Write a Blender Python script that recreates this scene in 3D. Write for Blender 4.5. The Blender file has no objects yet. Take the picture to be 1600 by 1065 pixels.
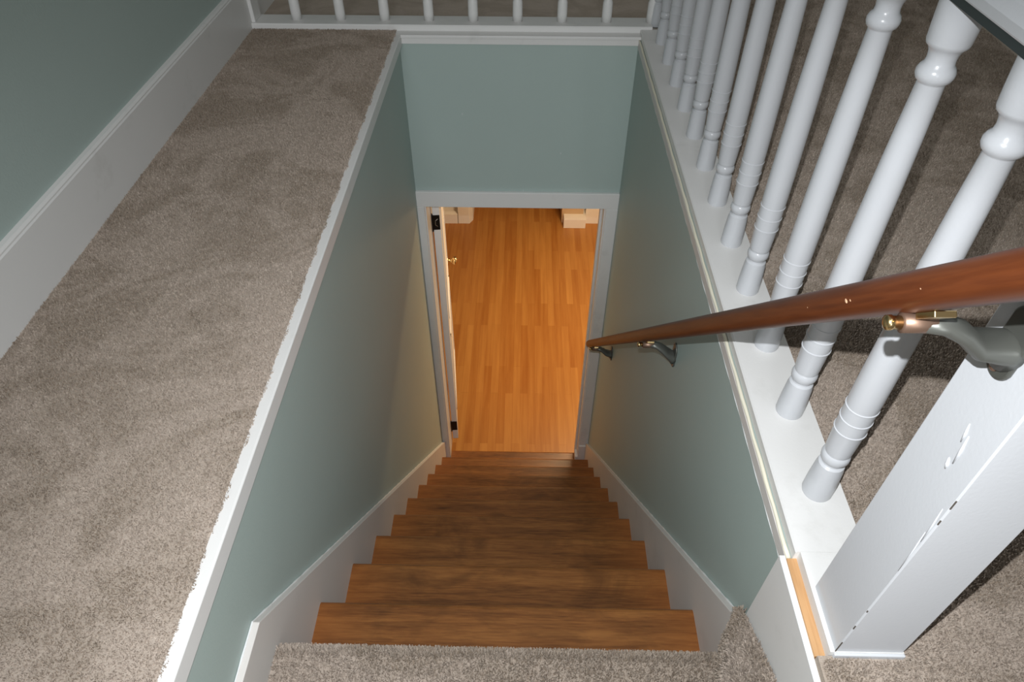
import bpy, bmesh, math, random
import numpy as np
from mathutils import Vector, Matrix

random.seed(7)
rng = np.random.default_rng(7)
S = bpy.context.scene
COL = S.collection

# ------------------------------------------------------------------ camera
def R_(a): return math.radians(a)
F_PX, PITCH, YAW, ROLL = 1084.85, 44.298, -1.0235, 0.16
p, y, r = R_(PITCH), R_(YAW), R_(ROLL)
d = Vector((math.sin(y) * math.cos(p), math.cos(y) * math.cos(p), -math.sin(p)))
r0 = Vector((math.cos(y), -math.sin(y), 0))
u0 = r0.cross(d)
RT = math.cos(r) * r0 + math.sin(r) * u0
UP = -math.sin(r) * r0 + math.cos(r) * u0
cam = bpy.data.cameras.new('camera')
cam.sensor_width = 36
cam.lens = F_PX / 1600 * 36
cam.clip_start = 0.02
CAM = bpy.data.objects.new('camera', cam)
COL.objects.link(CAM)
M = Matrix((RT, UP, -d)).transposed().to_4x4()
M.translation = Vector((0, 0, 1.0))
CAM.matrix_world = M
S.camera = CAM

# ------------------------------------------------------------------ light
w = bpy.data.worlds.new('world'); S.world = w
w.use_nodes = True
w.node_tree.nodes['Background'].inputs['Color'].default_value = (1.0, 0.97, 0.93, 1)
w.node_tree.nodes['Background'].inputs['Strength'].default_value = 0.23

def light(name, kind, loc, energy, color, **kw):
    l = bpy.data.lights.new(name, kind)
    l.energy = energy; l.color = color
    for k, v in kw.items(): setattr(l, k, v)
    o = bpy.data.objects.new(name, l); COL.objects.link(o); o.location = loc
    return o
# the camera's own flash, just above the lens
fl = light('camera_flash', 'SPOT', Vector((0, 0, 1.0)) + UP * 0.07 - RT * 0.004, 88, (0.95, 0.975, 1.0), shadow_soft_size=0.004,
           spot_size=R_(118), spot_blend=1.0)
fl.rotation_euler = (d * 1.0 + RT * 0.0 - UP * 0.28).to_track_quat('-Z', 'Y').to_euler()
# added fill well behind the camera, brightens the far wall
wl = light('added_rear_fill', 'AREA', (-0.1, -5.0, 1.9), 95, (0.93, 0.97, 1.0), size=1.6)
wl.rotation_euler = (Vector((0.0, 2.6, -0.3)) - wl.location).to_track_quat('-Z', 'Y').to_euler()
# the lamp on the ceiling of the lower room
lr = light('lower_room_lamp', 'AREA', (0.75, 3.95, -0.52), 43, (1.0, 0.70, 0.40), size=0.5)

# added fill out of sight right of the doorway, brightens the white blocks
light('added_lower_fill', 'POINT', (1.15, 4.2, -1.55), 11, (1.0, 0.74, 0.46), shadow_soft_size=0.1)

S.view_settings.view_transform = 'Standard'
S.view_settings.look = 'None'
S.view_settings.gamma = 1
S.view_settings.use_curve_mapping = False
S.view_settings.exposure = 0.0

# ------------------------------------------------------------------ dimensions
XL, XR = -0.479, 0.428          # well walls
YD, YB = 2.674, 2.80            # door wall, its far side
HX = -1.057                     # hall wall on the left
Y1, Z1, RUN, RISE = 0.739, -0.588, 0.2209, 0.2298
LZ = -0.365                     # carpeted landing
FZ = -2.886                     # lower floor
JL, JR = -0.4395, 0.368         # door jambs
HEAD = -0.757

# ------------------------------------------------------------------ materials
def mat(name, color, rough=0.5, metal=0.0, spec=0.5, coat=0.0):
    m = bpy.data.materials.new(name); m.use_nodes = True
    b = m.node_tree.nodes['Principled BSDF']
    b.inputs['Base Color'].default_value = (*color, 1)
    b.inputs['Roughness'].default_value = rough
    b.inputs['Metallic'].default_value = metal
    b.inputs['Specular IOR Level'].default_value = spec
    b.inputs['Coat Weight'].default_value = coat
    return m
def nd(m, kind, **kw):
    n = m.node_tree.nodes.new(kind)
    for k, v in kw.items(): setattr(n, k, v)
    return n
def lk(m, a, b): m.node_tree.links.new(a, b)
def ramp(m, fac, stops):
    n = nd(m, 'ShaderNodeValToRGB')
    e = n.color_ramp.elements
    while len(e) < len(stops): e.new(0.5)
    for i, (q, c) in enumerate(stops):
        e[i].position = q; e[i].color = (*c, 1)
    lk(m, fac, n.inputs[0]); return n.outputs[0]
def mix(m, fac, a, b, mode='MIX'):
    n = nd(m, 'ShaderNodeMix', data_type='RGBA', blend_type=mode)
    for sock, v in ((n.inputs[0], fac), (n.inputs[6], a), (n.inputs[7], b)):
        if isinstance(v, (int, float)): sock.default_value = v
        elif isinstance(v, tuple): sock.default_value = (*v, 1)
        else: lk(m, v, sock)
    return n.outputs[2]
def coords(m, scale=(1, 1, 1), rand=False, kind='Object'):
    tc = nd(m, 'ShaderNodeTexCoord'); mp = nd(m, 'ShaderNodeMapping')
    mp.inputs['Scale'].default_value = scale
    v = tc.outputs[kind]
    if rand:
        oi = nd(m, 'ShaderNodeObjectInfo')
        ml = nd(m, 'ShaderNodeMath', operation='MULTIPLY'); ml.inputs[1].default_value = 37.0
        lk(m, oi.outputs['Random'], ml.inputs[0])
        ad = nd(m, 'ShaderNodeVectorMath', operation='ADD')
        lk(m, v, ad.inputs[0]); lk(m, ml.outputs[0], ad.inputs[1]); v = ad.outputs[0]
    lk(m, v, mp.inputs[0]); return mp.outputs[0]
def noise(m, vec, scale, detail=4, rough=0.5, dist=0.0):
    n = nd(m, 'ShaderNodeTexNoise')
    n.inputs['Scale'].default_value = scale; n.inputs['Detail'].default_value = detail
    n.inputs['Roughness'].default_value = rough; n.inputs['Distortion'].default_value = dist
    lk(m, vec, n.inputs['Vector']); return n.outputs['Fac']
def bump(m, h, dist, strength=1.0):
    n = nd(m, 'ShaderNodeBump'); n.inputs['Distance'].default_value = dist
    n.inputs['Strength'].default_value = strength
    lk(m, h, n.inputs['Height']); lk(m, n.outputs[0], m.node_tree.nodes['Principled BSDF'].inputs['Normal'])
def base(m, out): lk(m, out, m.node_tree.nodes['Principled BSDF'].inputs['Base Color'])

def paint(name, color, rough, orange=0.0004, dirt=None, specks=None, spec=0.4):
    m = mat(name, color, rough, spec=spec)
    v = coords(m)
    big = noise(m, v, 2.2, 3)
    c = mix(m, big, tuple(x * 0.95 for x in color), tuple(min(1, x * 1.05) for x in color))
    if dirt:
        dn = noise(m, v, 7.0, 6, 0.65)
        c = mix(m, ramp(m, dn, [(0.58, (0, 0, 0)), (0.75, (0.35,) * 3)]), c, dirt)
    if specks:
        sv = coords(m, (1.0, 1.0, 0.45))
        vo = nd(m, 'ShaderNodeTexVoronoi'); vo.inputs['Scale'].default_value = 9.0
        lk(m, sv, vo.inputs['Vector'])
        c = mix(m, ramp(m, vo.outputs['Distance'], [(0.018, (1, 1, 1)), (0.028, (0, 0, 0))]), c, specks)
    base(m, c)
    bump(m, noise(m, v, 190, 3), orange, 0.5)
    return m

TEAL = paint('teal wall paint', (0.405, 0.49, 0.463), 0.55, 0.0005, specks=(0.5, 0.56, 0.55))
TEAL_HALL = TEAL
WHITE = paint('white trim paint', (0.745, 0.74, 0.725), 0.36, 0.0003, dirt=(0.50, 0.49, 0.46), spec=0.35)
BAL = paint('glossy white baluster paint', (0.58, 0.595, 0.62), 0.25, 0.0003, spec=0.4)
SKIRT = paint('white skirting paint', (0.68, 0.65, 0.62), 0.45, 0.0003, dirt=(0.5, 0.46, 0.42))
RIDGE = paint('white paint edge and highlight', (0.80, 0.82, 0.82), 0.35, 0.0006)  # real paint edges, and the painted highlight on the skirtboards
CREAM = paint('cream caulk bead', (0.78, 0.74, 0.60), 0.5, 0.0006)
LOWWHITE = paint('lower room white paint', (0.88, 0.88, 0.86), 0.45)
DARKMETAL = mat('blackened hinge metal', (0.03, 0.027, 0.024), 0.4, 0.8)
BRASS = mat('worn brass', (0.62, 0.45, 0.22), 0.24, 1.0)
BRONZE = mat('tarnished bronze', (0.22, 0.14, 0.10), 0.45, 0.75)
PEWTER = mat('dark painted iron', (0.115, 0.118, 0.105), 0.38, 0.5)
CHIP = mat('pale chip', (0.50, 0.30, 0.18), 0.8)
SCRATCH = mat('dark scratch', (0.10, 0.085, 0.07), 0.8)
PLASTER = mat('plain plaster', (0.6, 0.55, 0.48), 0.8)

def wood(name, dark, mid, light_, axis, rough=0.38, grain=26.0, coat=0.15, stains=True, rand=True):
    m = mat(name, mid, rough, spec=0.4, coat=coat)
    m.node_tree.nodes['Principled BSDF'].inputs['Coat Roughness'].default_value = 0.25
    sc = [1.0, 1.0, 1.0]; sc[axis] = 0.07
    v = coords(m, tuple(sc), rand=rand)
    if name.startswith('reddish'):      # grain runs along the slope of the rail
        tc = nd(m, 'ShaderNodeTexCoord'); vr = nd(m, 'ShaderNodeVectorRotate', rotation_type='X_AXIS')
        vr.inputs['Angle'].default_value = R_(45.4)
        lk(m, tc.outputs['Object'], vr.inputs['Vector']); lk(m, vr.outputs[0], v.node.inputs[0])
    g = noise(m, v, grain, 8, 0.62, 0.6)
    c = ramp(m, g, [(0.33, dark), (0.5, mid), (0.68, light_)])
    f = noise(m, v, grain * 9, 4, 0.6)
    c = mix(m, 0.35, c, ramp(m, f, [(0.35, dark), (0.6, light_)]))
    if stains:
        sv = coords(m, (1.0, 1.6, 1.6), rand=rand)
        s = noise(m, sv, 4.2, 5, 0.6, 0.8)
        c = mix(m, ramp(m, s, [(0.50, (0, 0, 0)), (0.70, (0.72,) * 3)]), c, tuple(x * 0.42 for x in mid))
    if name.startswith('stair'):
        tc = nd(m, 'ShaderNodeTexCoord'); sx = nd(m, 'ShaderNodeSeparateXYZ'); lk(m, tc.outputs['Object'], sx.inputs[0])
        nz = nd(m, 'ShaderNodeMath', operation='MULTIPLY_ADD'); nz.inputs[1].default_value = 0.22; lk(m, noise(m, v, 5.0, 4), nz.inputs[0])
        ab = nd(m, 'ShaderNodeMath', operation='ABSOLUTE'); sh = nd(m, 'ShaderNodeMath', operation='ADD'); sh.inputs[1].default_value = 0.0255
        lk(m, sx.outputs['X'], sh.inputs[0]); lk(m, sh.outputs[0], ab.inputs[0]); lk(m, ab.outputs[0], nz.inputs[2])
        fac = ramp(m, nz.outputs[0], [(0.40, (0, 0, 0)), (0.60, (0.5,) * 3)])
        c = mix(m, fac, c, (0.36, 0.115, 0.024))
    base(m, c); bump(m, f, 0.0003, 0.4)
    return m
TREAD = wood('stair tread oak', (0.09, 0.030, 0.007), (0.205, 0.073, 0.017), (0.32, 0.132, 0.034), 0)
RAILW = wood('reddish varnished rail', (0.06, 0.013, 0.003), (0.088, 0.021, 0.005), (0.135, 0.036, 0.009), 1, 0.42, 18, 0.05, False, False)
RAWW = wood('bare wood', (0.42, 0.22, 0.09), (0.55, 0.31, 0.14), (0.62, 0.38, 0.19), 1, 0.7, 20, 0.0, False, False)

# strip floor of the lower room
FLOORW = mat('orange oak strip floor', (0.4, 0.16, 0.04), 0.33, spec=0.4)
def _fl():
    m = FLOORW
    tc = nd(m, 'ShaderNodeTexCoord'); sx = nd(m, 'ShaderNodeSeparateXYZ'); lk(m, tc.outputs['Object'], sx.inputs[0])
    cb = nd(m, 'ShaderNodeCombineXYZ'); lk(m, sx.outputs['Y'], cb.inputs['X']); lk(m, sx.outputs['X'], cb.inputs['Y'])
    b = nd(m, 'ShaderNodeTexBrick', offset=0.37, offset_frequency=2)
    b.inputs['Color1'].default_value = (0.36, 0.130, 0.026, 1); b.inputs['Color2'].default_value = (0.57, 0.28, 0.075, 1)
    b.inputs['Mortar'].default_value = (0.33, 0.12, 0.025, 1)
    b.inputs['Scale'].default_value = 1; b.inputs['Mortar Size'].default_value = 0.0011
    b.inputs['Brick Width'].default_value = 0.74; b.inputs['Row Height'].default_value = 0.055
    b.inputs['Bias'].default_value = -0.1
    lk(m, cb.outputs[0], b.inputs['Vector'])
    v = coords(m, (1, 0.045, 1))
    g = noise(m, v, 34, 7, 0.6, 0.3)
    c = mix(m, 0.45, b.outputs['Color'], ramp(m, g, [(0.30, (0.34, 0.125, 0.025)), (0.68, (0.57, 0.28, 0.072))]))
    base(m, c); bump(m, g, 0.0002, 0.3)
_fl()

def carpet_mat(name, a, b, c_):
    m = mat(name, a, 0.95, spec=0.1)
    v = coords(m)
    big = noise(m, v, 3.4, 7, 0.68, 1.1)
    col = ramp(m, big, [(0.43, c_), (0.54, a)])
    med = noise(m, v, 42, 4, 0.7)
    col = mix(m, ramp(m, med, [(0.38, (0.25,) * 3), (0.6, (0, 0, 0))]), col, c_)
    geo = nd(m, 'ShaderNodeNewGeometry')
    col2 = mix(m, ramp(m, geo.outputs['Random Per Island'], [(0.0, (0, 0, 0)), (1.0, (0.6,) * 3)]), col, b)
    base(m, col2)
    bump(m, noise(m, v, 420, 3, 0.7), 0.003, 1.0)
    return m
CARPET = carpet_mat('beige cut pile carpet', (0.52, 0.43, 0.36), (0.60, 0.52, 0.445), (0.33, 0.258, 0.195))

# ------------------------------------------------------------------ mesh helpers
def obj(name, bm, m, parent=None, smooth=False, bevel=0.0, seg=2):
    me = bpy.data.meshes.new(name)
    bmesh.ops.recalc_face_normals(bm, faces=bm.faces)
    bm.to_mesh(me); bm.free()
    me.materials.append(m)
    if smooth:
        for f in me.polygons: f.use_smooth = True
    o = bpy.data.objects.new(name, me); COL.objects.link(o)
    if parent is not None:
        o.parent = parent
        o.matrix_parent_inverse = Matrix.Translation(parent.location).inverted()
    if bevel:
        b = o.modifiers.new('bevel', 'BEVEL'); b.width = bevel; b.segments = seg; b.limit_method = 'ANGLE'
    return o
def thing(name, label, cat, loc, group=None, kind=None):
    o = bpy.data.objects.new(name, None); COL.objects.link(o); o.location = loc
    o.empty_display_size = 0.05
    if label: o['label'] = label
    if cat: o['category'] = cat
    if group: o['group'] = group
    if kind: o['kind'] = kind
    return o
def struct(o, label=None, cat=None):
    o['kind'] = 'structure'
    if label: o['label'] = label
    if cat: o['category'] = cat
    return o
def box(bm, x0, x1, y0, y1, z0, z1):
    vs = [bm.verts.new((x, y, z)) for x in (x0, x1) for y in (y0, y1) for z in (z0, z1)]
    for f in ((0, 1, 3, 2), (4, 6, 7, 5), (0, 4, 5, 1), (2, 3, 7, 6), (0, 2, 6, 4), (1, 5, 7, 3)):
        bm.faces.new([vs[i] for i in f])
def B(*a):
    bm = bmesh.new()
    for q in a: box(bm, *q)
    return bm
def extrude(bm, pts, axis, a, b):
    """closed polygon pts in the two other axes, extruded along axis from a to b"""
    def P(q, t):
        q = list(q); q.insert(axis, t); return q
    va = [bm.verts.new(P(q, a)) for q in pts]; vb = [bm.verts.new(P(q, b)) for q in pts]
    n = len(pts)
    bm.faces.new(va); bm.faces.new(vb[::-1])
    for i in range(n): bm.faces.new((va[i], vb[i], vb[(i + 1) % n], va[(i + 1) % n]))
def E(pts, axis, a, b):
    bm = bmesh.new(); extrude(bm, pts, axis, a, b); return bm
def lathe(bm, prof, cx, cy, n=28, z=0):
    rings = []
    for (rr, h) in prof:
        rings.append([bm.verts.new((cx + rr * math.cos(2 * math.pi * i / n), cy + rr * math.sin(2 * math.pi * i / n), z + h)) for i in range(n)])
    for a, b in zip(rings, rings[1:]):
        for i in range(n): bm.faces.new((a[i], a[(i + 1) % n], b[(i + 1) % n], b[i]))
    bm.faces.new(rings[0][::-1]); bm.faces.new(rings[-1])
def tube(bm, pts, radii, n=18, squash=None):
    """swept tube; radii may be (side, up) pairs"""
    pts = [Vector(q) for q in pts]; rings = []
    for i, c in enumerate(pts):
        t = (pts[min(i + 1, len(pts) - 1)] - pts[max(i - 1, 0)]).normalized()
        ref = Vector((0, 1, 0)) if abs(t.y) < 0.6 else Vector((1, 0, 0))
        a = (ref - t * ref.dot(t)).normalized(); b = t.cross(a)
        ra, rb = radii[i] if isinstance(radii[i], tuple) else (radii[i], radii[i])
        rings.append([bm.verts.new(c + a * ra * math.cos(2 * math.pi * k / n) + b * rb * math.sin(2 * math.pi * k / n)) for k in range(n)])
    for a, b in zip(rings, rings[1:]):
        for k in range(n): bm.faces.new((a[k], a[(k + 1) % n], b[(k + 1) % n], b[k]))
    bm.faces.new(rings[0][::-1]); bm.faces.new(rings[-1])

def pile(name, pts, m, parent=None, h=0.0085, wd=0.0019, lean=0.5, normal=(0, 0, 1), normals=None):
    """yarn tufts: one thin triangular blade per point"""
    n = len(pts)
    nrm = np.tile(np.array(normal, float), (n, 1)) if normals is None else normals
    l = rng.normal(0, lean, (n, 3)); dirs = nrm + l * 0.8
    dirs /= np.linalg.norm(dirs, axis=1)[:, None]
    dirs = np.where((dirs * nrm).sum(1)[:, None] < 0.1, nrm, dirs)
    side = rng.normal(0, 1, (n, 3)); side -= (side * dirs).sum(1)[:, None] * dirs
    side /= np.linalg.norm(side, axis=1)[:, None]
    hh = h * rng.uniform(0.65, 1.25, (n, 1)); ww = wd * rng.uniform(0.7, 1.3, (n, 1))
    a = pts - side * ww * 0.5; b = pts + side * ww * 0.5
    c = pts + dirs * hh + side * ww * 0.35; e = pts + dirs * hh - side * ww * 0.35
    V = np.stack([a, b, c, e], 1).reshape(-1, 3).astype(np.float32)
    me = bpy.data.meshes.new(name)
    me.vertices.add(4 * n); me.vertices.foreach_set('co', V.ravel())
    me.loops.add(4 * n); me.loops.foreach_set('vertex_index', np.arange(4 * n, dtype=np.int32))
    me.polygons.add(n); me.polygons.foreach_set('loop_start', np.arange(0, 4 * n, 4, dtype=np.int32))
    me.polygons.foreach_set('loop_total', np.full(n, 4, dtype=np.int32))
    me.update(calc_edges=True); me.materials.append(m)
    o = bpy.data.objects.new(name, me); COL.objects.link(o)
    o['kind'] = 'stuff'
    if parent is not None: o.parent = parent
    return o
def scatter(x0, x1, y0, y1, z, dens):
    n = int((x1 - x0) * (y1 - y0) * dens)
    q = np.empty((n, 3)); q[:, 0] = rng.uniform(x0, x1, n); q[:, 1] = rng.uniform(y0, y1, n); q[:, 2] = z
    return q
def wavy_edge(q, x_edge, side, amp=0.004):
    """trim the pile along an uneven cut edge at x = x_edge"""
    w_ = amp * (np.sin(q[:, 1] * 47) * 0.45 + np.sin(q[:, 1] * 113 + 1) * 0.35 + np.sin(q[:, 1] * 283) * 0.3)
    return q[(q[:, 0] - x_edge) * side > w_]

# ------------------------------------------------------------------ room shell
NB = -0.9   # how far the place is built behind the camera
# hall floor on the left: slab that also carries the well wall
struct(obj('floor_hall_left', B((HX - 0.02, XL - 0.02, NB, 2.70, -0.25, -0.004)), PLASTER), 'subfloor slab under the long beige carpet left of the stairs')
struct(obj('floor_hall_right', B((0.535, 2.7, NB, 4.4, -0.25, -0.006), (0.4505, 0.535, NB, 0.395, -0.25, -0.006)), PLASTER), 'subfloor slab under the carpet right of the stairs')
struct(obj('floor_hall_far', B((HX - 0.02, 0.535, 2.84, 4.4, -0.25, -0.006)), PLASTER), 'subfloor slab under the carpet beyond the far balusters')
# well walls
struct(obj('wall_left', B((XL - 0.02, XL, NB, YB, FZ - 0.1, -0.002)), TEAL), 'teal painted wall on the left side of the stairwell')
struct(obj('wall_right', B((XR, XR + 0.022, NB, YB, FZ - 0.1, -0.014)), TEAL), 'teal painted wall on the right side of the stairwell')
wf = B((XL - 0.02, XR + 0.022, YD, YB, HEAD + 0.002, -0.01), (XL - 0.02, JL - 0.012, YD, YB, FZ, HEAD + 0.002), (JR + 0.012, XR + 0.022, YD, YB, FZ, HEAD + 0.002))
struct(obj('wall_far', wf, TEAL), 'teal wall at the foot of the stairs above the doorway')
struct(obj('wall_hall', B((HX - 0.1, HX, NB, 4.4, -0.3, 2.3)), TEAL_HALL), 'dark teal hall wall at the far left above the white baseboard')
struct(obj('wall_hall_far', B((HX - 0.1, 2.8, 4.4, 4.5, -0.3, 2.3)), TEAL_HALL), 'teal wall at the far end of the upper hall')
struct(obj('wall_hall_right', B((2.7, 2.8, NB, 4.4, -0.3, 2.3)), TEAL_HALL), 'teal wall on the far right side of the upper hall')

# hall baseboard, left: board with a small moulded cap
bbp = [(HX, -0.002), (HX + 0.017, -0.002), (HX + 0.017, 0.146), (HX + 0.0145, 0.1495), (HX + 0.0145, 0.153), (HX + 0.010, 0.158), (HX, 0.160)]
struct(obj('baseboard_left', E(bbp, 1, NB, 4.4), WHITE), 'tall white baseboard along the left hall wall')
# thin squared strip that ends the far balustrade on the wall
# left well edge: flat white nosing strip
lt = [(-0.53, -0.03), (-0.53, 0.0), (-0.472, 0.0), (-0.4695, -0.0025), (-0.4695, -0.041), (-0.479, -0.041), (-0.479, -0.03)]
struct(obj('trim_left', E(lt, 1, NB, YD - 0.001), WHITE, bevel=0.001), 'white edge strip along the carpet on the left of the stairwell')

# right well edge: ledge with nosing, cream bead and apron
LT = 0.012
rt = [(0.433, -0.010), (0.433, LT - 0.003), (0.436, LT), (0.542, LT), (0.542, -0.03), (0.45, -0.03), (0.45, -0.010)]
bm = E(rt, 1, 0.553, 2.705); box(bm, 0.4395, 0.542, 0.400, 0.5531, -0.03, LT)
ledge = struct(obj('trim_ledge_right', bm, WHITE), 'white painted ledge under the near row of balusters')
ap = [(0.4262, -0.043), (0.4262, -0.019), (0.4285, -0.0175), (0.45, -0.0175), (0.45, -0.043)]
struct(obj('trim_apron_right', E(ap, 1, 0.556, YD), SKIRT), 'flat white apron strip under the right ledge')
bm = bmesh.new()
ys = np.linspace(0.556, YD, 90)
tube(bm, [(0.4295 + 0.0006 * math.sin(t * 61), t, -0.0150) for t in ys], [0.0036 + 0.0005 * math.sin(t * 37) for t in ys], 10)
struct(obj('trim_bead_right', bm, CREAM, smooth=True), 'cream bead between the right ledge and its apron')
bm = bmesh.new()
ys = np.linspace(0.556, YD, 120)
tube(bm, [(0.4268, t, -0.0435 + 0.0008 * math.sin(t * 23)) for t in ys], [max(0.0003, 0.0011 + 0.0005 * math.sin(t * 71) - 0.0006 * (t > 1.3)) for t in ys], 6)
struct(obj('trim_caulk_right', bm, RIDGE), 'thin pale paint ridge under the right apron')
# exposed bare wood strip and the grey white panel below the newel
struct(obj('trim_bare_wood', B((0.4245, 0.4395, 0.402, 0.553, -0.03, -0.009)), RAWW), 'strip of bare tan wood left exposed beside the newel post')
pn = [(NB, -0.5), (0.568, -0.5), (0.560, -0.013), (NB, -0.013)]
struct(obj('trim_panel_right', E(pn, 0, 0.4155, 0.4245), WHITE), 'smooth pale panel on the right beside the carpeted step')
bm = bmesh.new(); tube(bm, [(0.4160, NB, -0.0135), (0.4160, 0.2, -0.0135), (0.4160, 0.555, -0.0135)], [0.0009] * 3, 6)
struct(obj('trim_panel_edge', bm, RIDGE), 'thin white edge line along the top of the pale panel')

# far edge: kerb under the far balusters, stacked mouldings over the teal wall
kp = [(2.705, -0.003), (2.7035, 0.004), (2.7035, 0.017), (2.707, 0.021), (2.80, 0.021), (2.80, -0.03), (2.72, -0.03), (2.72, -0.003)]
struct(obj('trim_kerb_far', E(kp, 0, HX, 0.478), WHITE), 'white kerb carrying the far row of balusters')
struct(obj('trim_ledge_far', B((-0.508, 0.434, 2.660, 2.715, -0.012, -0.0005)), WHITE, bevel=0.002), 'white ledge moulding over the far stairwell wall')
struct(obj('trim_apron_far', B((XL, XR, 2.667, 2.70, -0.035, -0.012)), WHITE, bevel=0.001), 'narrow white apron strip over the teal far wall')

# ------------------------------------------------------------------ door casing and door
cas = thing('trim_door_casing', 'white painted casing around the doorway at the foot of the stairs', None, (0, YD, FZ), kind='structure')
K10 = Z1 - 9 * RISE
obj('head_casing', B((XL, XR, YD - 0.016, YD, HEAD, HEAD + 0.078)), WHITE, cas, bevel=0.002)
obj('side_casing', B((XL, JL - 0.006, YD - 0.016, YD, K10, HEAD)), WHITE, cas, bevel=0.002)
obj('side_casing', B((JR + 0.006, XR, YD - 0.016, YD, K10, HEAD)), WHITE, cas, bevel=0.002)
obj('jamb', B((JL - 0.013, JL, YD - 0.006, YB + 0.002, K10, HEAD)), WHITE, cas, bevel=0.001)
obj('jamb', B((JR, JR + 0.013, YD - 0.006, YB + 0.002, K10, HEAD), (JR - 0.011, JR, YD + 0.05, YD + 0.085, K10, HEAD)), WHITE, cas, bevel=0.001)
obj('head_jamb', B((JL, JR, YD - 0.006, YB + 0.002, HEAD, HEAD + 0.013)), WHITE, cas)
obj('plinth_block', B((JR - 0.014, JR + 0.004, YD - 0.022, YD + 0.04, K10, K10 + 0.05)), WHITE, cas, bevel=0.003)
obj('plinth_block', B((JR + 0.004, XR - 0.012, YD - 0.024, YD, K10, K10 + 0.16)), WHITE, cas, bevel=0.003)

door = thing('door_1', 'white door standing open into the lower room at the left jamb', None, (-0.4345, YB + 0.004, FZ + 0.25), kind='structure')
DX, DY = -0.4345, YB + 0.004
# built along +Y from the hinge edge; swings a little past square
leaf = obj('door_leaf', B((DX, DX + 0.035, DY, DY + 0.775, K10 + 0.02, HEAD - 0.004)), LOWWHITE, door, bevel=0.0015)
for (pz0, pz1) in ((K10 + 0.18, K10 + 0.85), (K10 + 0.98, HEAD - 0.13)):
    obj('door_panel_moulding', B((DX + 0.035, DX + 0.039, DY + 0.11, DY + 0.125, pz0, pz1), (DX + 0.035, DX + 0.039, DY + 0.65, DY + 0.665, pz0, pz1),
        (DX + 0.035, DX + 0.039, DY + 0.11, DY + 0.665, pz0, pz0 + 0.015), (DX + 0.035, DX + 0.039, DY + 0.11, DY + 0.665, pz1 - 0.015, pz1)), LOWWHITE, door)
def hinge(zc, fancy):
    bm = B((DX - 0.001, DX + 0.033, DY - 0.003, DY + 0.0005, zc - 0.042, zc + 0.042))
    h = obj('hinge', bm, DARKMETAL, door, bevel=0.001)
    bm = bmesh.new(); lathe(bm, [(0.002, -0.052), (0.006, -0.045), (0.006, 0.045), (0.002, 0.054)], DX - 0.004, DY - 0.004, 14, zc)
    k = obj('hinge_knuckle', bm, DARKMETAL, h, smooth=True)
    if fancy:
        bm = bmesh.new()
        tube(bm, [(DX + 0.024, DY - 0.004, zc + 0.022), (DX + 0.012, DY - 0.004, zc + 0.012), (DX + 0.011, DY - 0.004, zc - 0.012), (DX + 0.022, DY - 0.004, zc - 0.022)], [0.002] * 4, 8)
        obj('hinge_scroll', bm, mat('worn steel', (0.5, 0.5, 0.46), 0.35, 0.9), h, smooth=True)
hinge(-0.942, True); hinge(-2.505, False)
bm = bmesh.new()
def lathe_x(bm, prof, cy, cz, x0, n=20):
    rings = [[bm.verts.new((x0 + h, cy + rr * math.cos(2 * math.pi * i / n), cz + rr * math.sin(2 * math.pi * i / n))) for i in range(n)] for rr, h in prof]
    for a, b in zip(rings, rings[1:]):
        for i in range(n): bm.faces.new((a[i], a[(i + 1) % n], b[(i + 1) % n], b[i]))
    bm.faces.new(rings[0][::-1]); bm.faces.new(rings[-1])
KZ = -1.73
lathe_x(bm, [(0.028, 0), (0.028, 0.004), (0.012, 0.008), (0.010, 0.028), (0.020, 0.034), (0.027, 0.044), (0.026, 0.054), (0.016, 0.062), (0.002, 0.064)], DY + 0.715, KZ, DX + 0.035)
obj('door_knob', bm, BRASS, door, smooth=True)
door.rotation_euler = (0, 0, R_(6.2))

# ------------------------------------------------------------------ lower room
struct(obj('floor_lower', B((-2.2, 2.4, YD + 0.02, 7.2, FZ - 0.1, FZ)), FLOORW), 'orange oak strip floor seen through the doorway')
struct(obj('wall_lower_left', B((-2.3, -2.2, YB, 7.2, FZ, -0.4)), PLASTER), 'plain wall of the lower room on the left')
struct(obj('wall_lower_right', B((2.4, 2.5, YB, 7.2, FZ, -0.4)), PLASTER), 'plain wall of the lower room on the right')
struct(obj('wall_lower_far', B((-2.3, 2.5, 7.2, 7.3, FZ, -0.4)), PLASTER), 'plain wall at the far side of the lower room')
struct(obj('wall_lower_near', B((-2.3, XL - 0.02, YB - 0.05, YB, FZ, -0.25), (XR + 0.022, 2.5, YB - 0.05, YB, FZ, -0.25)), PLASTER), 'lower room side of the wall around the doorway')
struct(obj('ceiling_lower', B((-2.3, 2.5, YB, 7.3, -0.42, -0.34)), PLASTER), 'ceiling of the lower room')
# left and right ends of a wide cased opening: wall stub, plinth and baseboard
struct(obj('wall_opening_left', B((-2.2, -0.60, 5.78, 5.95, FZ, -0.42)), PLASTER))['label'] = 'wall stub left of the wide opening in the lower room'
struct(obj('wall_opening_right', B((0.60, 2.4, 5.76, 5.93, FZ, -0.42)), PLASTER))['label'] = 'wall stub right of the wide opening in the lower room'
q = [(-0.622, 5.598), (-0.515, 5.598), (-0.482, 5.66), (-0.482, 5.99), (-0.622, 5.99)]
struct(obj('trim_plinth_left', E(q, 2, FZ, FZ + 0.19), LOWWHITE, bevel=0.003), 'bright white plinth block left of the lower opening')
struct(obj('trim_post_left', B((-0.60, -0.50, 5.69, 5.97, FZ + 0.19, -0.42)), LOWWHITE), 'white casing post left of the lower opening')
struct(obj('baseboard_lower_left', E([(5.60, FZ), (5.60, FZ + 0.10), (5.63, FZ + 0.115), (5.78, FZ + 0.115), (5.78, FZ)], 0, -2.2, -0.627), LOWWHITE), 'white baseboard left of the lower opening')
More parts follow.
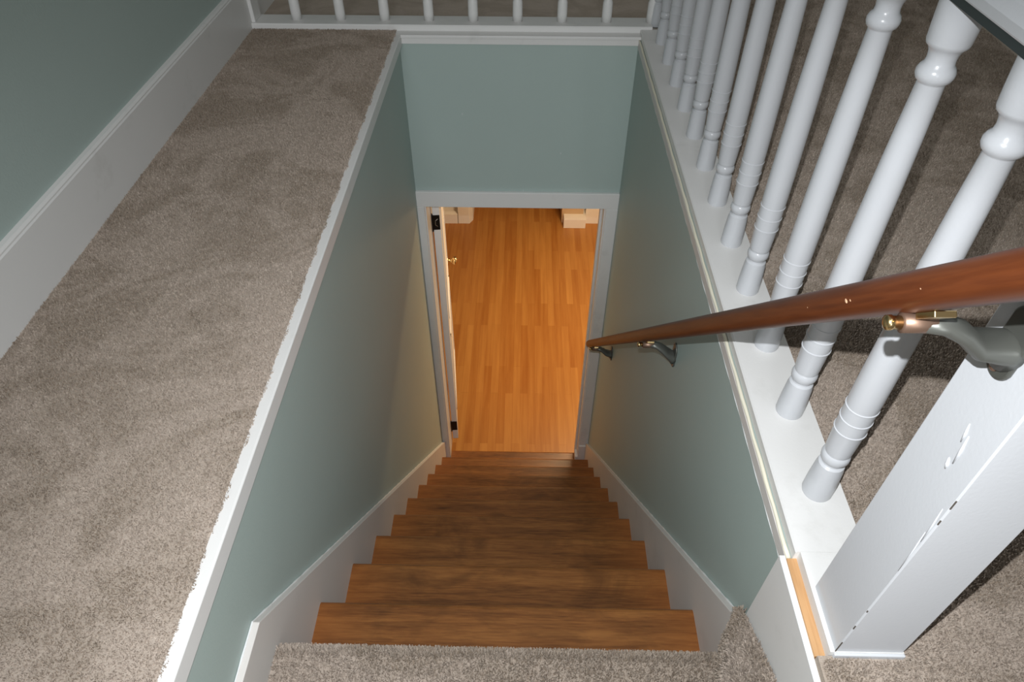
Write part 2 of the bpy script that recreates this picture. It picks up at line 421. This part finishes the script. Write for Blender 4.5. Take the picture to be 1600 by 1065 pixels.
struct(obj('trim_plinth_right', B((0.392, 0.602, 5.545, 5.76, FZ, FZ + 0.10)), LOWWHITE, bevel=0.003), 'white pedestal block right of the lower opening')
struct(obj('trim_post_right', B((0.375, 0.58, 5.64, 5.95, FZ, -0.42)), mat('shaded cream post', (0.62, 0.46, 0.30), 0.6)), 'casing post right of the lower opening, shade put into its tan colour')  # tan colour holds the shade on a cream post
struct(obj('baseboard_lower_right', B((0.602, 2.4, 5.625, 5.76, FZ, FZ + 0.17)), LOWWHITE, bevel=0.003), 'white baseboard right of the lower opening')

# ------------------------------------------------------------------ staircase
st = thing('staircase', 'steep straight flight of brown wooden stairs going down to the doorway', 'staircase', (0, Y1, FZ))
SKX0, SKX1 = XL + 0.015, XR - 0.015
for k in range(1, 11):
    yk = Y1 + (k - 1) * RUN; zk = Z1 - (k - 1) * RISE
    x0, x1 = (SKX0, SKX1) if k < 10 else (JL + 0.001, JR - 0.001)
    yb = yk - RUN - 0.028
    # tread with rounded nosing
    t = 0.026
    prof = [(yb, zk - t), (yk - 0.010, zk - t)]
    for a in np.linspace(-90, 90, 9): prof.append((yk - t / 2 + t / 2 * math.cos(R_(a)), zk - t / 2 + t / 2 * math.sin(R_(a))))
    prof.append((yb, zk))
    bm = E(prof, 0, x0, x1) if k < 10 else E(prof, 0, x0, x1)
    if k == 10: extrude(bm, [(yb, zk - t), (YD - 0.02, zk - t), (YD - 0.02, zk), (yb, zk)], 0, SKX0, x0); extrude(bm, [(yb, zk - t), (YD - 0.02, zk - t), (YD - 0.02, zk), (yb, zk)], 0, x1, SKX1)
    obj('tread', bm, TREAD, st)
    obj('riser', B((x0, x1, yk - 0.040, yk - 0.026, zk - RISE, zk - t)), TREAD, st)
obj('riser', B((SKX0, SKX1, 0.500, 0.514, Z1, LZ - 0.02)), TREAD, st)
# skirtboards
def skirt(x0, x1, top, name):
    lo = [(2.69, FZ), (2.69, top[-1][1]), ]
    poly = top + [(YD - 0.0, FZ), (YD - 0.3, FZ), (0.45, Z1 - 0.35), (top[0][0], -0.62)]
    return obj(name, E(poly, 0, x0, x1), SKIRT, st, bevel=0.0015)
skirt(XL, SKX0, [(NB, -0.240), (0.534, -0.240), (YD, -2.500)], 'skirtboard')
skirt(SKX1, XR, [(0.574, -0.279), (YD - 0.0, -2.490)], 'skirtboard')
def ridge(x, pts, name='edge_highlight'):  # lighter strip paints the highlight along the skirtboard's top edge
    bm = bmesh.new(); P = []
    for (a, b) in zip(pts, pts[1:]):
        L = math.hypot(b[0] - a[0], b[1] - a[1]); n = max(2, int(L / 0.02))
        for i in range(n): P.append((a[0] + (b[0] - a[0]) * i / n, a[1] + (b[1] - a[1]) * i / n))
    P.append(pts[-1])
    tube(bm, [(x, q[0], q[1]) for q in P], [0.0016 + 0.0008 * math.sin(i * 1.7) * math.sin(i * 0.31) for i in range(len(P))], 6)
    return obj(name, bm, RIDGE, st)
ridge(XL + 0.002, [(0.30, -0.239), (0.534, -0.239), (YD - 0.02, -2.478)])
ridge(XR - 0.002, [(0.580, -0.283), (YD - 0.02, -2.470)])

# ------------------------------------------------------------------ carpets
def carpet(name, label, bm, loc=(0, 0, 0)):
    o = obj(name, bm, CARPET); o['label'] = label; o['category'] = 'carpet'; return o
cl = carpet('carpet', 'long beige carpet strip left of the stairwell, beside the tall baseboard', B((HX + 0.017, -0.492, NB, 2.703, -0.004, 0.001)))
q = scatter(HX + 0.018, -0.484, 0.22, 2.703, 0.0, 210000)
q = q[rng.uniform(0, 1, len(q)) < np.clip(1.25 - 0.3 * q[:, 1], 0.5, 1)]
q = wavy_edge(q, -0.489, -1)
pile('carpet_pile', q, CARPET, cl, h=0.0052, wd=0.0019, lean=0.4)
cr = carpet('carpet', 'beige carpet behind the near balusters and around the newel post', B((0.5425, 2.7, NB, 4.4, -0.006, 0.001), (0.4245, 0.5425, NB, 0.399, -0.0135, 0.001)))
q = np.concatenate([scatter(0.545, 1.75, 0.20, 3.1, 0.0, 85000), scatter(0.545, 1.05, 0.2, 1.25, 0.0, 190000), scatter(0.428, 0.545, 0.15, 0.394, 0.0, 300000)])
q = q[~((q[:, 0] < 0.546) & (q[:, 1] > 0.394))]
pile('carpet_pile', q, CARPET, cr, h=0.0055, wd=0.0021, lean=0.4)
cf = carpet('carpet', 'dim beige carpet of the hall beyond the far balusters', B((HX + 0.017, 0.5425, 2.80, 4.4, -0.006, 0.001)))
# landing: flat top with a rolled front edge
yf, rr = 0.545, 0.019
prof = [(NB, LZ - 0.06), (0.515, LZ - 0.06)]
for a in np.linspace(-60, 90, 10): prof.append((yf - rr + rr * math.cos(R_(a)), LZ - rr + rr * math.sin(R_(a))))
prof.append((NB, LZ))
cd = carpet('landing_carpet', 'beige carpet on the landing with a rolled edge over the first wooden step', E(prof, 0, SKX0, XR))
q1 = scatter(SKX0 + 0.002, XR - 0.004, 0.38, yf - rr, LZ, 170000)
n = int(0.9 * 0.05 * 330000)
ang = rng.uniform(-50, 90, n); qx = rng.uniform(SKX0 + 0.002, XR - 0.006, n)
c, s = np.cos(np.radians(ang)), np.sin(np.radians(ang))
q2 = np.stack([qx, yf - rr + rr * c, LZ - rr + rr * s], 1); n2 = np.stack([0 * c, c, s], 1)
n1 = np.tile([0, 0, 1.0], (len(q1), 1))
pile('carpet_pile', np.concatenate([q1, q2]), CARPET, cd, h=0.009, wd=0.0022, normals=np.concatenate([n1, n2]), lean=0.45)
# carpeted winder step rising on the right
wz = [(0.410, 0.572, -0.258), (0.394, 0.545, -0.250), (0.362, 0.462, -0.235), (0.330, 0.38, -0.225), (0.29, 0.25, -0.22), (0.2, NB, -0.22),
      (0.4155, NB, -0.155), (0.4155, 0.30, -0.155), (0.4155, 0.43, -0.165), (0.4155, 0.572, -0.245)]
bm = bmesh.new()
tp = [bm.verts.new(v) for v in wz]; bt = [bm.verts.new((v[0] + (0.012 if i < 6 else 0), v[1], LZ - 0.02)) for i, v in enumerate(wz)]
bm.faces.new(tp); bm.faces.new(bt[::-1])
for i in range(len(wz)): bm.faces.new((tp[i], bt[i], bt[(i + 1) % len(wz)], tp[(i + 1) % len(wz)]))
cw = obj('winder_step_carpet', bm, CARPET, bevel=0.012, seg=3)
cw['label'] = 'narrow carpeted wedge step rising beside the pale panel at lower right'; cw['category'] = 'carpet'
def edge_x(yv): return np.interp(yv, [0.2, 0.25, 0.38, 0.462, 0.545, 0.578], [0.28, 0.29, 0.330, 0.362, 0.394, 0.410])
def left_z(yv): return np.interp(yv, [0.25, 0.38, 0.462, 0.545, 0.578], [-0.22, -0.225, -0.232, -0.246, -0.256])
def right_z(yv): return np.interp(yv, [0.30, 0.43, 0.572], [-0.155, -0.165, -0.245])
n = 9000
yy = rng.uniform(0.36, 0.580, n); ex = edge_x(yy); xx = ex + (0.414 - ex) * rng.uniform(0, 1, n)
tt = (xx - ex) / (0.4155 - ex + 1e-6)
zz = left_z(yy) * (1 - tt) + right_z(yy) * tt - 0.006 * np.exp(-(xx - ex) / 0.006)
nn = np.tile([0, 0.15, 1.0], (n, 1)); nn[:, 0] = -1.0 * np.exp(-(xx - ex) / 0.01)
m_ = 8000
y2 = rng.uniform(0.36, 0.58, m_); z2 = left_z(y2) - 0.006 - rng.uniform(0, 1, m_) * (left_z(y2) - LZ - 0.006); x2 = edge_x(y2) + 0.004 + 0.006 * rng.uniform(0, 1, m_)
n2 = np.tile([-1.0, 0.35, 0.15], (m_, 1)); n2 /= np.linalg.norm(n2[0])
nn /= np.linalg.norm(nn, axis=1)[:, None]
pile('carpet_pile', np.concatenate([np.stack([xx, yy, zz], 1), np.stack([x2, y2, z2], 1)]), CARPET, cw, h=0.012, wd=0.0024, normals=np.concatenate([nn, n2]), lean=0.45)

# ------------------------------------------------------------------ balustrades
BP = [(0.0235, 0.0), (0.0245, 0.004), (0.0240, 0.035), (0.0222, 0.070), (0.0205, 0.080), (0.0165, 0.083), (0.0160, 0.086), (0.0185, 0.089), (0.0215, 0.094),
      (0.0222, 0.100), (0.0212, 0.106), (0.0188, 0.109), (0.0188, 0.112), (0.0205, 0.114), (0.0215, 0.135), (0.0224, 0.160)]
for zc in (0.166, 0.192, 0.218):
    BP += [(0.0229, zc - 0.0016), (0.0241, zc - 0.0009), (0.0241, zc + 0.0009), (0.0229, zc + 0.0016)]
BP += [(0.0234, 0.235), (0.0232, 0.29), (0.0224, 0.37), (0.0208, 0.47), (0.0186, 0.56), (0.0166, 0.622), (0.0176, 0.624), (0.0208, 0.627), (0.0226, 0.632), (0.0226, 0.637),
       (0.0204, 0.642), (0.0172, 0.646), (0.0166, 0.652), (0.0176, 0.659), (0.0205, 0.665), (0.0240, 0.668), (0.0252, 0.672), (0.0262, 0.69), (0.0276, 0.7235)]
bm = bmesh.new(); lathe(bm, BP, 0, 0, 32)
me_b = bpy.data.meshes.new('baluster')
bmesh.ops.recalc_face_normals(bm, faces=bm.faces); bm.to_mesh(me_b); bm.free()
me_b.materials.append(BAL)
for f in me_b.polygons: f.use_smooth = True
me_b.set_sharp_from_angle(angle=R_(35))

def rail_profile(cx, z):
    """wide board with a rounded top, carried on a narrower fillet"""
    return [(cx - 0.034, z + 0.021), (cx + 0.034, z + 0.021), (cx + 0.036, z + 0.034), (cx + 0.031, z + 0.050), (cx + 0.014, z + 0.059),
            (cx - 0.014, z + 0.059), (cx - 0.031, z + 0.050), (cx - 0.036, z + 0.034)]
DARKF = mat('dark grey green strip', (0.035, 0.045, 0.045), 0.6)  # near-black colour for the strip under the top rails
bn = thing('balustrade', 'near white balustrade of turned balusters on the right ledge, ending in the square newel', 'balustrade', (0.497, 0.40, LT))
BX, BZ = 0.4975, 0.735
first_b = None
for i in range(13):
    yb = (0.652 + i * 0.1757) * 0.988 + 0.022
    o = bpy.data.objects.new('baluster', me_b); COL.objects.link(o)
    o.parent = bn; o.location = Vector((BX, yb, LT)) - bn.location
    o.rotation_euler = (0, 0, random.uniform(0, 6))
RZ = 0.724
obj('top_rail', E(rail_profile(BX, RZ), 1, 0.495, 2.80), BAL, bn, bevel=0.003)
obj('rail_fillet', B((BX - 0.030, BX + 0.030, 0.497, 2.72, RZ + 0.011, RZ + 0.021)), DARKF, bn)['label'] = 'dark fillet strip under the white top rail'
NX0, NX1, NY0, NY1 = 0.446, 0.541, 0.401, 0.497
nw = obj('newel_post', B((NX0, NX1, NY0, NY1, 0.0, 0.86)), BAL, bn, bevel=0.0018)
obj('newel_base', B((NX0 - 0.001, NX1 + 0.003, NY0 - 0.005, NY0, -0.001, 0.010)), BAL, nw, bevel=0.0015)
bm = B((NX0 - 0.012, NX1 + 0.012, NY0 - 0.012, NY1 + 0.012, 0.86, 0.878))
obj('newel_cap', bm, BAL, nw, bevel=0.004)
# scuffs on the front edge of the newel
for (a, b) in ((0.012, 0.042), (0.085, 0.094), (0.135, 0.139), (0.345, 0.353), (0.375, 0.39)):
    obj('scuff', B((NX0 - 0.0002, NX0 + 0.0011, NY0 - 0.0003, NY0 + 0.0008, a, b)), SCRATCH, nw)
for (yy_, zz_, l_, r_) in ((0.432, 0.432, 0.020, 0.0018), (0.440, 0.45, 0.012, 0.0016), (0.436, 0.405, 0.007, 0.0022), (0.404, 0.335, 0.03, 0.0010), (0.403, 0.28, 0.04, 0.0009)):
    bm = bmesh.new(); tube(bm, [(NX0, yy_, zz_ - l_), (NX0 - 0.0004, yy_ + 0.001, zz_), (NX0, yy_ + 0.004, zz_ + l_)], [r_ * 0.4, r_, r_ * 0.4], 8)
    obj('paint_drip', bm, BAL, nw, smooth=True)

fb = thing('balustrade', 'far white balustrade across the top end of the stairwell', 'balustrade', (-0.3, 2.76, 0.021))
FX = [-0.879 + 0.1695 * i for i in range(9)]
FP = [(0.0185, 0.0), (0.0190, 0.03), (0.0185, 0.07)] + [(a * 0.86, b) for a, b in BP[5:]]
bm = bmesh.new(); lathe(bm, FP, 0, 0, 24)
me_f = bpy.data.meshes.new('far_baluster'); bmesh.ops.recalc_face_normals(bm, faces=bm.faces); bm.to_mesh(me_f); bm.free()
me_f.materials.append(WHITE)
for f in me_f.polygons: f.use_smooth = True
for i, x in enumerate(FX):
    o = bpy.data.objects.new('baluster', me_f); COL.objects.link(o)
    o.parent = fb; o.location = Vector((x, 2.757, 0.021)) - fb.location
pr = [(a[0] - BX + 2.757, a[1]) for a in rail_profile(BX, RZ + 0.01)]
obj('top_rail', E(pr, 0, HX, 0.46), WHITE, fb, bevel=0.003)
obj('rail_fillet', B((HX + 0.001, 0.46, 2.727, 2.787, RZ + 0.018, RZ + 0.031)), DARKF, fb)
obj('wall_post', B((HX + 0.001, HX + 0.03, 2.715, 2.79, 0.021, 0.72)), WHITE, fb, bevel=0.002)

# ------------------------------------------------------------------ wall handrail
def rail_z(yv): return 0.12 - 1.015 * (yv - 0.951)
hr = thing('wall_handrail', 'round reddish brown wooden handrail sloping down the right wall on three metal brackets', 'handrail', (0.34, 1.4, rail_z(1.4)))
bm = bmesh.new()
ya, yb2 = 2.452, 0.12
L = np.linspace(0, 1, 40)
pts = [(0.34, ya + (yb2 - ya) * t, rail_z(ya + (yb2 - ya) * t)) for t in L]
dv = Vector(pts[0]) - Vector(pts[1]); dv.normalize()
pre = [tuple(Vector(pts[0]) + dv * e) for e in (0.018, 0.015, 0.008)]
tube(bm, pre + pts, [0.006, 0.012, 0.0165] + [0.0185] * 40, 28)
rail = obj('rail', bm, RAILW, hr, smooth=True)
def bracket(yc, xw, pz, scale=1.0):
    zr = rail_z(yc)
    e = bpy.data.objects.new('bracket', None)
    # the arm is the bracket's main casting
    zb = zr - 0.0195 * 1.42 - 0.010
    bm = bmesh.new()
    P = [(0.352, yc, zb), (0.372, yc, zb - 0.001), (0.392, yc, zb - 0.010), (0.408, yc, zb - 0.024), (xw - 0.010, yc, pz - 0.004), (xw - 0.001, yc, pz - 0.008)]
    if xw < 0.44: P = [(0.352, yc, zb), (0.368, yc, zb - 0.001), (0.384, yc, zb - 0.010), (0.398, yc, zb - 0.024), (xw - 0.010, yc, pz - 0.004), (xw - 0.001, yc, pz - 0.008)]
    tube(bm, P, [(0.0090, 0.0085), (0.0125, 0.0088), (0.0170, 0.0088), (0.0210, 0.0092), (0.0215, 0.013), (0.0200, 0.022)], 20)
    arm = obj('bracket', bm, PEWTER, hr, smooth=True)
    # wall plate: tall rounded plate
    bm = bmesh.new(); n = 28; hw, hh = 0.019, 0.040
    out = []
    for i in range(n):
        a = 2 * math.pi * i / n
        cy_, cz_ = math.cos(a), math.sin(a)
        out.append((yc + hw * cy_, pz + (hh - hw) * (1 if cz_ > 0 else -1) + hw * cz_))
    extrude(bm, out, 0, xw - 0.005, xw)
    obj('wall_plate', bm, PEWTER, arm, bevel=0.002)
    bm = bmesh.new(); lathe_x(bm, [(0.0052, 0.0), (0.0050, -0.002), (0.003, -0.0035), (0.0005, -0.004)], yc, pz - 0.029, xw - 0.005, 14)
    obj('screw', bm, BRONZE, arm, smooth=True)
    # barrel under the rail, brass end and saddle strap
    bm = bmesh.new(); tube(bm, [(0.333, yc, zb), (0.334, yc, zb), (0.362, yc, zb), (0.364, yc, zb)], [0.006, 0.0093, 0.0093, 0.007], 20)
    obj('barrel', bm, BRONZE, arm, smooth=True)
    bm = bmesh.new(); tube(bm, [(0.319, yc, zb), (0.3205, yc, zb), (0.325, yc, zb), (0.326, yc, zb), (0.333, yc, zb)], [0.003, 0.0068, 0.0072, 0.0062, 0.0066], 20)
    obj('brass_ferrule', bm, BRASS, arm, smooth=True)
    # saddle plate following the slope of the rail
    t = Vector((0, 1, -1.015)).normalized(); up = Vector((0, 1.015, 1)).normalized()
    c0 = Vector((0.345, yc, zr)) - up * 0.0215
    bm = bmesh.new()
    vs = []
    for sx in (-0.006, 0.013):
        for sl in (-0.014, 0.014):
            for sh in (-0.0025, 0.0035):
                vs.append(bm.verts.new(c0 + Vector((sx, 0, 0)) + t * sl + up * sh))
    for f in ((0, 1, 3, 2), (4, 6, 7, 5), (0, 4, 5, 1), (2, 3, 7, 6), (0, 2, 6, 4), (1, 5, 7, 3)): bm.faces.new([vs[i] for i in f])
    obj('saddle', bm, BRASS, arm, bevel=0.001)
bracket(0.455, NX0, 0.562)
bracket(1.360, XR, -0.372)
bracket(2.300, XR, -1.315)
# small chips in the varnish on the stair side of the rail
for (yc, s_) in ((0.527, 0.0024), (0.521, 0.0014), (0.592, 0.0010), (0.437, 0.0010)):
    c0 = Vector((0.34 - 0.0181, yc, rail_z(yc) - 0.002))
    bm = bmesh.new(); bmesh.ops.create_icosphere(bm, subdivisions=2, radius=s_, matrix=Matrix.Translation(c0) @ Matrix.Diagonal((0.35, 1.3, 0.9, 1)))
    obj('varnish_chip', bm, CHIP, rail, smooth=True)
